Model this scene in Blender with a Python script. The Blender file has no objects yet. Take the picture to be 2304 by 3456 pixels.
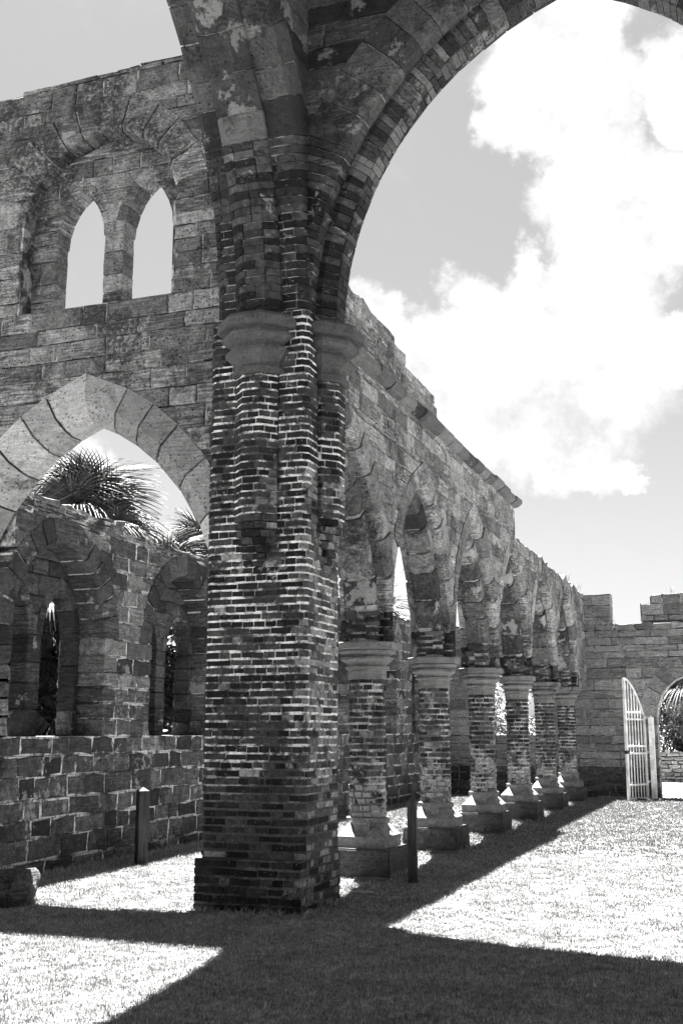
import bpy, bmesh, math, random
import numpy as np
from mathutils import Vector, Matrix, Quaternion, noise as mnoise
from math import sin, cos, pi, sqrt, atan2, radians, asin, acos

# ------------------------------------------------------------------ camera
SC = bpy.context.scene
COL = SC.collection
EYE = Vector((0, 0, 1.67))
FPX = 3785.0
PITCH = math.atan(739 / FPX)
AZ = radians(20.08)
Fh = Vector((-sin(AZ), cos(AZ), 0)); RT = Vector((cos(AZ), sin(AZ), 0)); ZU = Vector((0, 0, 1))
FW = Fh * cos(PITCH) + ZU * sin(PITCH); UP = -Fh * sin(PITCH) + ZU * cos(PITCH)
cam_d = bpy.data.cameras.new('camera'); cam = bpy.data.objects.new('camera', cam_d); COL.objects.link(cam)
M3 = Matrix((RT, UP, -FW)).transposed()
cam.matrix_world = Matrix.Translation(EYE) @ M3.to_4x4()
cam_d.sensor_fit = 'VERTICAL'; cam_d.sensor_height = 36; cam_d.lens = 36 * FPX / 3456
cam_d.clip_start = .05; cam_d.clip_end = 3000
SC.camera = cam
def pxof(p):
    q = Vector(p) - EYE; z = q.dot(FW)
    if z < .3: return None
    return (1152 + FPX * q.dot(RT) / z, 1728 - FPX * q.dot(UP) / z, z)

# ------------------------------------------------------------------ light
SX, SY = .148, -.222                       # how far a shadow moves per metre of height
SUN_EL = math.atan(1 / math.hypot(SX, SY)); 
sun_d = bpy.data.lights.new('sun', 'SUN'); sun = bpy.data.objects.new('sun', sun_d); COL.objects.link(sun)
sun_d.energy = 5.0; sun_d.angle = radians(.5); sun_d.color = (1, .99, .975)
sun.rotation_mode = 'QUATERNION'
sun.rotation_quaternion = Vector((SX, SY, -1)).to_track_quat('-Z', 'Y')
SC.view_settings.view_transform = 'Standard'; SC.view_settings.look = 'None'
SC.view_settings.gamma = 1.0; SC.view_settings.use_curve_mapping = False
SC.view_settings.exposure = 4.05

def dirof(x, y):                            # direction seen at a place in the view, for where the clouds stand
    d = RT * (x - 1152) / FPX + FW + UP * (1728 - y) / FPX
    return d.normalized()

world = bpy.data.worlds.new('World'); SC.world = world; world.use_nodes = True
nt = world.node_tree; N = nt.nodes; L = nt.links; N.clear()
out = N.new('ShaderNodeOutputWorld'); bg = N.new('ShaderNodeBackground'); bg.inputs['Strength'].default_value = .1
sky = N.new('ShaderNodeTexSky'); sky.sky_type = 'NISHITA'; sky.sun_disc = False
sky.sun_elevation = SUN_EL; sky.sun_rotation = atan2(-SX, -SY); sky.air_density = 1.0; sky.dust_density = 1.5
bw = N.new('ShaderNodeRGBToBW'); L.new(sky.outputs[0], bw.inputs[0])
tc = N.new('ShaderNodeTexCoord')
def wmath(op, a, b=None, clamp=False, t=None):
    n = (t or nt).nodes.new('ShaderNodeMath'); n.operation = op; n.use_clamp = clamp
    for i, v in enumerate((a, b)):
        if v is None: continue
        if isinstance(v, (int, float)): n.inputs[i].default_value = v
        else: (t or nt).links.new(v, n.inputs[i])
    return n.outputs[0]
def rng(t, v, a, b, c=0., d=1., smooth=True):
    n = t.nodes.new('ShaderNodeMapRange'); n.interpolation_type = 'SMOOTHSTEP' if smooth else 'LINEAR'
    t.links.new(v, n.inputs['Value'])
    for k, x in zip(('From Min', 'From Max', 'To Min', 'To Max'), (a, b, c, d)):
        if isinstance(x, (int, float)): n.inputs[k].default_value = x
        else: t.links.new(x, n.inputs[k])
    return n.outputs[0]
# break the outline of the clouds by shifting the direction with noise
nz = N.new('ShaderNodeTexNoise'); nz.inputs['Scale'].default_value = 7; nz.inputs['Detail'].default_value = 9; nz.inputs['Roughness'].default_value = .62
L.new(tc.outputs['Generated'], nz.inputs['Vector'])
sub = N.new('ShaderNodeVectorMath'); sub.operation = 'SUBTRACT'; L.new(nz.outputs['Color'], sub.inputs[0]); sub.inputs[1].default_value = (.5, .5, .5)
scl = N.new('ShaderNodeVectorMath'); scl.operation = 'SCALE'; L.new(sub.outputs[0], scl.inputs[0]); scl.inputs['Scale'].default_value = .17
add = N.new('ShaderNodeVectorMath'); add.operation = 'ADD'; L.new(tc.outputs['Generated'], add.inputs[0]); L.new(scl.outputs[0], add.inputs[1])
nrm = N.new('ShaderNodeVectorMath'); nrm.operation = 'NORMALIZE'; L.new(add.outputs[0], nrm.inputs[0])
CLOUDS = [(1800, 290, 225, 1), (1700, 390, 130, 1), (1930, 90, 230, 1), (2000, 300, 200, 1), (1960, 580, 230, 1), (2250, 780, 300, 1), (2330, 300, 190, 1), (2000, 830, 230, 1), (1780, 900, 150, 1),
          (1600, 990, 170, 1), (1900, 1200, 400, 1), (1500, 1200, 220, 1), (1250, 1060, 160, 1), (1300, 1350, 260, 1), (1650, 1400, 280, 1), (1950, 1520, 170, 1), (2080, 1580, 90, 1), (2260, 1230, 130, 1),
          (330, 1690, 190, 1), (500, 1880, 190, 1), (630, 1900, 130, 1), (1180, 1900, 330, 1), (1390, 1960, 200, 1)]
mask = None
for (x, y, r, w) in CLOUDS:
    d = dirof(x, y)
    dp = N.new('ShaderNodeVectorMath'); dp.operation = 'DOT_PRODUCT'; L.new(nrm.outputs[0], dp.inputs[0]); dp.inputs[1].default_value = d
    ra = r / FPX * .82
    mr = N.new('ShaderNodeMapRange'); mr.interpolation_type = 'SMOOTHSTEP'; L.new(dp.outputs['Value'], mr.inputs['Value'])
    mr.inputs['From Min'].default_value = cos(ra * 1.3); mr.inputs['From Max'].default_value = cos(ra * .72)
    mask = mr.outputs[0] if mask is None else wmath('MAXIMUM', mask, mr.outputs[0])
# broken cloud over the rest of the sky
nz2 = N.new('ShaderNodeTexNoise'); nz2.inputs['Scale'].default_value = 2.3; nz2.inputs['Detail'].default_value = 10; nz2.inputs['Roughness'].default_value = .6
L.new(tc.outputs['Generated'], nz2.inputs['Vector'])
mr2 = N.new('ShaderNodeMapRange'); L.new(nz2.outputs[0], mr2.inputs['Value']); mr2.inputs['From Min'].default_value = .64; mr2.inputs['From Max'].default_value = .74
mr2.interpolation_type = 'SMOOTHSTEP'
mask = wmath('MAXIMUM', mask, mr2.outputs[0])
# thin holes inside
nz3 = N.new('ShaderNodeTexNoise'); nz3.inputs['Scale'].default_value = 13; nz3.inputs['Detail'].default_value = 8; nz3.inputs['Roughness'].default_value = .65
L.new(tc.outputs['Generated'], nz3.inputs['Vector'])
mr3 = N.new('ShaderNodeMapRange'); L.new(nz3.outputs[0], mr3.inputs['Value']); mr3.inputs['From Min'].default_value = .33; mr3.inputs['From Max'].default_value = .47
mr3.inputs['To Min'].default_value = .78
shade = mr3.outputs[0]
mask = rng(nt, wmath('ADD', mask, wmath('MULTIPLY', wmath('SUBTRACT', nz3.outputs[0], .5), 1.0)), .02, 1.05)
CLOUD_V = .67
SKY_GAIN = .117
skyv = wmath('MULTIPLY', bw.outputs[0], SKY_GAIN)
cv = wmath('MULTIPLY', shade, CLOUD_V)
mx = N.new('ShaderNodeMix'); mx.data_type = 'FLOAT'; L.new(mask, mx.inputs[0]); L.new(skyv, mx.inputs[2]); L.new(cv, mx.inputs[3])
L.new(mx.outputs[0], bg.inputs['Color']); L.new(bg.outputs[0], out.inputs[0])

# ------------------------------------------------------------------ materials
def newmat(name):
    m = bpy.data.materials.new(name); m.use_nodes = True
    t = m.node_tree; t.nodes.clear()
    o = t.nodes.new('ShaderNodeOutputMaterial'); b = t.nodes.new('ShaderNodeBsdfPrincipled')
    t.links.new(b.outputs[0], o.inputs[0]); b.inputs['Roughness'].default_value = .9
    b.inputs['Specular IOR Level'].default_value = .2
    return m, t, b
def nse(t, vec, scale, detail=6, rough=.6, dist=0):
    n = t.nodes.new('ShaderNodeTexNoise'); n.inputs['Scale'].default_value = scale; n.inputs['Detail'].default_value = detail
    n.inputs['Roughness'].default_value = rough; n.inputs['Distortion'].default_value = dist
    t.links.new(vec, n.inputs['Vector']); return n.outputs[0]
def vscale(t, vec, s):
    n = t.nodes.new('ShaderNodeVectorMath'); n.operation = 'MULTIPLY'; t.links.new(vec, n.inputs[0]); n.inputs[1].default_value = s; return n.outputs[0]
def fmix(t, f, a, b):
    n = t.nodes.new('ShaderNodeMix'); n.data_type = 'FLOAT'
    for i, x in ((0, f), (2, a), (3, b)):
        if isinstance(x, (int, float)): n.inputs[i].default_value = x
        else: t.links.new(x, n.inputs[i])
    return n.outputs[0]
def bump(t, b, h, dist, strength=1.0):
    n = t.nodes.new('ShaderNodeBump'); n.inputs['Distance'].default_value = dist; n.inputs['Strength'].default_value = strength
    t.links.new(h, n.inputs['Height']); t.links.new(n.outputs[0], b.inputs['Normal'])
def grey(t, b, v): t.links.new(v, b.inputs['Base Color'])
def pos(t):
    g = t.nodes.new('ShaderNodeNewGeometry'); return g.outputs['Position']
def attr(t):
    a = t.nodes.new('ShaderNodeAttribute'); a.attribute_name = 'rnd'; return a.outputs['Fac']

def stone_mat(name, lo, hi, lich=.5, lichv=.03, bed=1.0, pits=1.0, pale=.0, mot=.25):
    """weathered coral limestone: bedding, pits, dark lichen, pale lime stains"""
    m, t, b = newmat(name); P = pos(t); r = attr(t)
    rr = t.nodes.new('ShaderNodeCombineXYZ')
    for i in range(3): t.links.new(wmath('MULTIPLY', r, 17.3 + 9 * i, t=t), rr.inputs[i])
    pv = t.nodes.new('ShaderNodeVectorMath'); pv.operation = 'ADD'; t.links.new(P, pv.inputs[0]); t.links.new(rr.outputs[0], pv.inputs[1])
    PV = pv.outputs[0]
    basev = fmix(t, r, lo, hi)
    bedn = nse(t, vscale(t, PV, (2.2, 2.2, 26)), 1.6, 5, .65, .6)
    mott = nse(t, PV, 9, 6, .7)
    bs = rng(t, wmath('FRACT', wmath('MULTIPLY', r, 13.7, t=t), t=t), .1, .95, .15, 1.25)
    v = wmath('MULTIPLY', basev, wmath('ADD', 1, wmath('MULTIPLY', bs, wmath('SUBTRACT', rng(t, bedn, .3, .72, 1 - .5 * bed, 1 + .42 * bed), 1, t=t), t=t), t=t), t=t)
    v = wmath('MULTIPLY', v, rng(t, mott, .32, .68, 1 - mot, 1 + mot), t=t)
    v = wmath('MULTIPLY', v, rng(t, nse(t, PV, 38, 5, .8), .3, .7, 1 - min(.5, .15 + mot), 1 + min(.5, .15 + mot)), t=t)
    vo = t.nodes.new('ShaderNodeTexVoronoi'); vo.inputs['Scale'].default_value = 22; t.links.new(PV, vo.inputs['Vector'])
    pitm = wmath('MULTIPLY', rng(t, vo.outputs['Distance'], .16, .26, 1, 0), rng(t, nse(t, PV, 4, 3), .44, .58), t=t)
    vo2 = t.nodes.new('ShaderNodeTexVoronoi'); vo2.inputs['Scale'].default_value = 11; t.links.new(vscale(t, PV, (1, 1, 1.9)), vo2.inputs['Vector'])
    pit2 = wmath('MULTIPLY', rng(t, vo2.outputs['Distance'], .12, .22, 1, 0), rng(t, nse(t, PV, 3, 3), .52, .6), t=t)
    pitm = wmath('MAXIMUM', pitm, pit2, t=t)
    v = fmix(t, wmath('MULTIPLY', pitm, .85 * pits, t=t), v, .015)
    crk = rng(t, nse(t, vscale(t, PV, (3, 3, 30)), 1.3, 7, .7, 1.2), .34, .42, 1, 0)
    v = fmix(t, wmath('MULTIPLY', wmath('MULTIPLY', crk, bs, t=t), .8 * min(1, bed), clamp=True, t=t), v, .03)
    big = nse(t, P, 1.1, 8, .68, .4)
    lm = rng(t, big, .62 - .2 * lich, .70 - .16 * lich)
    fine = rng(t, nse(t, P, 22, 5, .7), .34, .56)
    v = fmix(t, wmath('MULTIPLY', wmath('MULTIPLY', lm, fine, t=t), .85, t=t), v, lichv)
    if pale:
        pn = rng(t, nse(t, P, 1.9, 10, .7, .15), .63 - .09 * pale, .66 - .09 * pale)
        v = fmix(t, wmath('MULTIPLY', pn, .8, t=t), v, .24 if bed > .95 else .15)
    grey(t, b, v)
    h = wmath('ADD', wmath('MULTIPLY', bedn, .6 * bed, t=t), wmath('MULTIPLY', mott, .35, t=t), t=t)
    h = wmath('SUBTRACT', h, wmath('MULTIPLY', pitm, .9 * pits, t=t), t=t)
    bump(t, b, h, .045, 1.0)
    return m
def brick_mat(name, lo=.018, hi=.085, lime=.35, zl=0):
    m, t, b = newmat(name); P = pos(t); r = attr(t)
    v = fmix(t, wmath('POWER', r, 1.6, t=t), lo, hi)
    n1 = nse(t, P, 16, 6, .7)
    v = wmath('MULTIPLY', v, rng(t, n1, .3, .7, .4, 1.8), t=t)
    patch = rng(t, nse(t, P, 2.4, 9, .72, .6), .66 - .16 * lime, .70 - .16 * lime)
    v = fmix(t, wmath('MULTIPLY', patch, .75, t=t), v, .2)
    if zl:                                   # remains of plaster low on the shafts
        sz = t.nodes.new('ShaderNodeSeparateXYZ'); t.links.new(P, sz.inputs[0])
        th = rng(t, sz.outputs[2], zl - .45, zl + .55, .42, .66, False)
        pl = wmath('GREATER_THAN', nse(t, P, 4.5, 8, .7, .5), th, t=t)
        v = fmix(t, wmath('MULTIPLY', pl, .8, t=t), v, wmath('MULTIPLY', rng(t, n1, .3, .7, .7, 1.2), .24, t=t))
    sm = rng(t, nse(t, vscale(t, P, (1, 1, 1.6)), 7.5, 7, .75, .8), .60, .66)
    v = fmix(t, wmath('MULTIPLY', sm, .5, t=t), v, .13)
    sp = rng(t, nse(t, P, 34, 3, .6), .66, .72)
    v = fmix(t, wmath('MULTIPLY', sp, .5, t=t), v, .26)
    grey(t, b, v); bump(t, b, wmath('ADD', n1, wmath('MULTIPLY', nse(t, P, 60, 3), .4, t=t), t=t), .012, .9)
    return m
def mortar_mat(name, dark, light, thr=.5, scale=1.7, zd=0):
    m, t, b = newmat(name); P = pos(t)
    f = rng(t, nse(t, P, scale, 8, .7, .3), thr - .05, thr + .07)
    if zd:
        sx_ = t.nodes.new('ShaderNodeSeparateXYZ'); t.links.new(P, sx_.inputs[0])
        f = wmath('MULTIPLY', f, rng(t, sx_.outputs[2], zd - .3, zd + .3, .03, 1), t=t)
    f = wmath('MULTIPLY', f, rng(t, nse(t, P, 9, 4, .7), .36, .5, .12, 1), t=t)
    v = fmix(t, f, dark, light)
    n1 = nse(t, P, 30, 5, .7)
    v = wmath('MULTIPLY', v, rng(t, n1, .25, .75, .6, 1.3), t=t)
    grey(t, b, v); bump(t, b, n1, .015, .9)
    return m
MS = {
 'ashlar': stone_mat('pale_ashlar_limestone', .08, .22, .66, .015, 1.2, 1, .15, .35),
 'vous': stone_mat('smooth_arch_limestone', .12, .36, .34, .04, .5, .6, 0, .15),
 'vaultstone': stone_mat('crossing_arch_limestone', .012, .07, .68, .008, .9, .8, .6),
 'aisle': stone_mat('dark_stained_limestone', .02, .10, .55, .012, 1, 1, .5, .45),
 'aisleup': stone_mat('weathered_aisle_limestone', .045, .17, .42, .015, 1, 1, .3, .4),
 'aisledk': stone_mat('dark_tracery_limestone', .02, .075, .5, .01, 1, 1, .3, .3),  # darker stone for the window rings and tracery
 'arcade': stone_mat('arcade_limestone', .10, .27, .55, .02, 1.3, 1, .15, .4),
 'arcrib': stone_mat('arcade_rib_limestone', .02, .12, .72, .012, 1, 1, .9, .45),
 'west': stone_mat('west_wall_limestone', .10, .21, .12, .05, 1, .7),
 'cap': stone_mat('moulded_capital_stone', .08, .2, .32, .02, .35, .3, 0, .12),
 'capdark': stone_mat('dark_capital_stone', .045, .11, .4, .02, .4, .3, 0, .15),  # darker tone for pier capitals, some rib stones and the string course
 'plinth': stone_mat('mossy_plinth_stone', .035, .08, .5, .02, .3, .5),
 'base': stone_mat('column_base_stone', .12, .17, .1, .06, .3, .2),
 'brick': brick_mat('old_dark_brick', .004, .036, .3),
 'brickside': brick_mat('pale_sidelit_brick', .03, .16, .5),  # scattered pale bricks, and bounced light painted on the pier sides
 'colbrick': brick_mat('column_brick', .008, .055, .5, 1.15),
 'mort_w': mortar_mat('lime_mortar', .05, .52, .48, 2.1),
 'mort_b': mortar_mat('brick_joint_mortar', .05, .66, .49, 2.6, 1.2),
 'mort_g': mortar_mat('grey_mortar', .03, .3, .48, 2.2),
 'mort_d': mortar_mat('dark_joint_mortar', .03, .12, .5),
 'mort_c': mortar_mat('column_mortar', .1, .42, .5, 3),
}

# ------------------------------------------------------------------ object helpers
def mesh_from(name, V, F, mat, rnd=None, smooth=False):
    me = bpy.data.meshes.new(name); me.from_pydata([tuple(v) for v in V], [], F)
    if mat: me.materials.append(mat)
    a = me.attributes.new('rnd', 'FLOAT', 'FACE')
    if rnd is None: rnd = random.random()
    a.data.foreach_set('value', rnd if hasattr(rnd, '__len__') else [rnd] * len(F))
    if smooth: me.shade_smooth()
    return me
def link(name, me, parent=None, kind=None):
    o = bpy.data.objects.new(name, me); COL.objects.link(o)
    if parent is not None: o.parent = parent
    if kind: o['kind'] = kind
    return o
def thing(name, label, cat, loc=(0, 0, 0), group=None):
    o = bpy.data.objects.new(name, None); COL.objects.link(o); o.location = loc; o.empty_display_size = .2
    o['label'] = label; o['category'] = cat
    if group: o['group'] = group
    return o
def copy_thing(root, loc, rz, label):
    r = root.copy(); COL.objects.link(r); r.location = loc; r.rotation_euler = (0, 0, rz); r['label'] = label
    for ch in root.children:
        c = ch.copy(); COL.objects.link(c); c.parent = r
        for g in ch.children:
            d = g.copy(); COL.objects.link(d); d.parent = c
    return r

class Pieces:
    """loose stones of one thing: the largest seen become parts, the rest one joined mesh per kind"""
    def __init__(self, root, origin=(0, 0, 0), budget=290):
        self.root, self.o, self.b, self.P = root, Vector(origin), budget, {}
    def add(self, name, V, F, mat, normal=None, smooth=False):
        self.P.setdefault(name, []).append((V, F, mat, normal, random.random()))
    def flush(self):
        for name, lst in self.P.items():
            sc = []
            for i, (V, F, mat, nrm_, r) in enumerate(lst):
                q = [pxof(v) for v in V]; a = 0
                if all(x is not None for x in q):
                    xs = [x[0] for x in q]; ys = [x[1] for x in q]
                    cx, cy = sum(xs) / len(xs), sum(ys) / len(ys)
                    if -30 < cx < 2334 and -30 < cy < 3486:
                        a = (max(xs) - min(xs)) * (max(ys) - min(ys))
                        if nrm_ is not None and Vector(nrm_).dot(Vector(V[0]) - EYE) > 0: a = 0
                sc.append((a, i))
            sc.sort(reverse=True)
            top = [i for a, i in sc[:self.b] if a > 60]
            rest = [i for i in range(len(lst)) if i not in set(top)]
            for i in top:
                V, F, mat, _, r = lst[i]
                c = Vector(V[0])
                me = mesh_from(name, [Vector(v) - c for v in V], F, mat, r)
                ob = link(name, me, self.root); ob.location = c - self.o
            by = {}
            for i in rest: by.setdefault(lst[i][2].name, []).append(i)
            for mn, ii in by.items():
                VV, FF, RR = [], [], []
                for i in ii:
                    V, F, mat, _, r = lst[i]; k = len(VV)
                    VV += [Vector(v) - self.o for v in V]; FF += [tuple(j + k for j in f) for f in F]; RR += [r] * len(F)
                link(name + '_work', mesh_from(name + '_work', VV, FF, lst[ii[0]][2], RR), self.root, 'stuff')

R_ = random.Random(7)
def J(a): return R_.uniform(-a, a)

def block(mp, q, t0, t1, chip=.006, bev=.012, proud=.006):
    """a stone: q = 4 corners (u,z) counter-clockwise, through from depth t0 to t1"""
    pts = []
    for i in range(4):
        a, b = q[i], q[(i + 1) % 4]
        pts.append((a[0] + J(chip), a[1] + J(chip)))
        L_ = math.hypot(b[0] - a[0], b[1] - a[1])
        if L_ > .12:
            f = .5 + J(.2); pts.append((a[0] + (b[0] - a[0]) * f + J(chip), a[1] + (b[1] - a[1]) * f + J(chip)))
    n = len(pts); cx = sum(p[0] for p in pts) / n; cz = sum(p[1] for p in pts) / n
    def inset(p):
        dx, dz = cx - p[0], cz - p[1]; l = math.hypot(dx, dz) or 1; k = min(bev * 1.3, l * .4) / l
        return (p[0] + dx * k, p[1] + dz * k)
    pr = t0 - proud * R_.random(); V = []
    tl, tz = J(.005), J(.005)
    for p in pts: i = inset(p); V.append(mp(i[0], i[1], pr + tl * (i[0] - cx) * 3 + tz * (i[1] - cz) * 3))
    for p in pts: V.append(mp(p[0], p[1], pr + bev))
    for p in pts: V.append(mp(p[0], p[1], t1 - bev + .004))
    for p in pts: i = inset(p); V.append(mp(i[0], i[1], t1 + .004))
    F = [tuple(range(n)), tuple(reversed(range(3 * n, 4 * n)))]
    for k in range(3):
        for i in range(n):
            j = (i + 1) % n; F.append((k * n + i, (k + 1) * n + i, (k + 1) * n + j, k * n + j))
    return V, F
def prism(mp, q, t0, t1):
    n = len(q); V = [mp(u, z, t0) for u, z in q] + [mp(u, z, t1) for u, z in q]
    F = [tuple(range(n)), tuple(reversed(range(n, 2 * n)))] + [(i, n + i, n + (i + 1) % n, (i + 1) % n) for i in range(n)]
    return V, F

class Arch:
    """pointed arch opening: centre u, half width, springing and apex height, sill"""
    def __init__(s, uc, half, zs, za, sill=0., ring=.3, clamp=None):
        s.uc, s.h, s.zs, s.za, s.sill, s.ring, s.clamp = uc, half, zs, za, sill, ring, clamp
        H = za - zs; s.c = (H * H - half * half) / (2 * half); s.R = half + s.c
    def w(s, z, n=0.):
        if z <= s.zs: return s.h
        v = (s.R + n) ** 2 - (z - s.zs) ** 2
        return max(0., sqrt(v) - s.c) if v > 0 else 0.
    def block(s, z, ext=True):
        n = (s.ring - .018) if (ext and z > s.zs) else 0.
        v = s.w(z, n)
        if s.clamp and z > s.zs: v = min(v, s.clamp)
        return (s.uc - v, s.uc + v) if v > 0 else None
    def top(s): return s.zs + sqrt((s.R + s.ring) ** 2 - s.c ** 2)

def wall(P, mp, u0, u1, zb, top, arches, t0, t1, mats, mortar, name='stone', ch=(.2, .3), sl=(.35, .8), normal=None, extra=(), gap=.012,
         rec=.014, inner=None, chip=.006, ragged=True):
    """coursed masonry with pointed openings. top: list of (u_from, u_to, z)"""
    ztop = max(x[2] for x in top)
    forced = sorted({zb, ztop, *[x[2] for x in top], *extra, *[a.zs for a in arches if a.zs > zb], *[a.top() - .012 for a in arches if a.top() < ztop - .05], *[a.sill for a in arches if a.sill > zb]})
    zs = []
    for a, b in zip(forced, forced[1:]):
        if b - a < 1e-4: continue
        k = max(1, round((b - a) / R_.uniform(*ch))); c = [a + (b - a) * (i + (J(.12) if 0 < i < k else 0)) / k for i in range(k + 1)]
        zs += c[:-1]
    zs.append(forced[-1])
    mV, mF = [], []
    def blocks(z):
        bl = [a.block(z) for a in arches if a.sill <= z < a.top() + .001]
        return bl
    for z0, z1 in zip(zs, zs[1:]):
        zm = (z0 + z1) / 2
        segs = [(a, b) for a, b, z in top if z > zm]
        mer = []
        for a, b in sorted(segs):
            if mer and abs(mer[-1][1] - a) < 1e-6: mer[-1][1] = b
            else: mer.append([a, b])
        lo, hi = z0 + 1e-4, z1 - 1e-4
        cuts = []
        for A in arches:
            if A.sill > zm or zm > A.top() - .01 or hi < A.sill: continue
            b0 = A.block(lo); b1 = A.block(hi) or (A.uc, A.uc)
            if b0: cuts.append((b0, b1))
        cuts.sort()
        quads = []
        for a, b in mer:
            L0, L1 = a, a
            if inner:
                w0 = inner.w(lo) + .05 * (lo < inner.za); w1 = inner.w(hi) + .05
                if w0 <= .03: continue
                L0, L1 = inner.uc - w0, inner.uc - max(w1, 0)
                e0, e1 = inner.uc + w0, inner.uc + max(w1, 0)
            else: e0, e1 = b, b
            for c0, c1 in cuts:
                if c0[1] <= L0 or c0[0] >= e0: continue
                quads.append((L0, c0[0], L1, c1[0])); L0, L1 = c0[1], c1[1]
            quads.append((L0, e0, L1, e1))
        for (a0, b0, a1, b1) in quads:
            a1 = max(a1, mer[0][0]) if not inner else a1
            if max(b0 - a0, b1 - a1) < .05: continue
            if b0 < a0: a0 = b0 = (a0 + b0) / 2
            if b1 < a1: a1 = b1 = (a1 + b1) / 2
            # mortar body
            er = rec + gap / 2 + .014
            el_ = -.02 if any(zm > A.zs and abs((a0 + a1) / 2 - A.uc) < A.h + A.ring for A in arches) else er
            er_ = -.02 if any(zm > A.zs and abs((b0 + b1) / 2 - A.uc) < A.h + A.ring for A in arches) else er
            topmost = not any(a <= (a0 + b0) / 2 <= b for a, b, z in top if z > z1 + .02)
            zt = z1 + .004 if not topmost else z1 - .09
            V, F = prism(mp, [(a0 + el_, z0 - .004), (b0 - er_, z0 - .004), (b1 - er_, zt), (a1 + el_, zt)] if b1 - a1 > .08 else
                         [(a0 + el_, z0), (b0 - er_, z0), ((a1 + b1) / 2, z1)], t0 + rec, t1 - rec)
            k = len(mV); mV += V; mF += [tuple(j + k for j in f) for f in F]
            # stones
            ml, mh = max(a0, a1), min(b0, b1)
            marks_u = []
            u = min(a0, a1) + R_.uniform(*sl) * R_.uniform(.5, 1)
            while u < max(b0, b1) - .16:
                if u > ml + .1 and u < mh - .1: marks_u.append(u)
                u += R_.uniform(*sl)
            es0 = [a0] + marks_u + [b0]; es1 = [a1] + marks_u + [b1]
            g = gap / 2
            for i in range(len(es0) - 1):
                x0, x1, y0, y1 = es0[i] + g, es0[i + 1] - g, es1[i] + g, es1[i + 1] - g
                if x1 < x0: x0 = x1 = (x0 + x1) / 2
                if y1 < y0: y0 = y1 = (y0 + y1) / 2
                if max(x1 - x0, y1 - y0) < .012: continue
                if x1 - x0 < .02: x0 -= .012; x1 += .012
                if y1 - y0 < .02: y0 -= .012; y1 += .012
                mt = mats(x0, z0) if callable(mats) else mats
                tl_, tr_ = (R_.uniform(0, .08), R_.uniform(0, .08)) if topmost and ragged else (0, 0)
                V, F = block(mp, [(x0, z0 + g), (x1, z0 + g), (y1, z1 - g - tr_), (y0, z1 - g - tl_)], t0, t1, chip=chip * (2.5 if topmost and ragged else 1))
                P.add(name, V, F, mt, normal)
    link('mortar', mesh_from('mortar', [Vector(v) - P.o for v in mV], mF, mortar), P.root)

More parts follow.
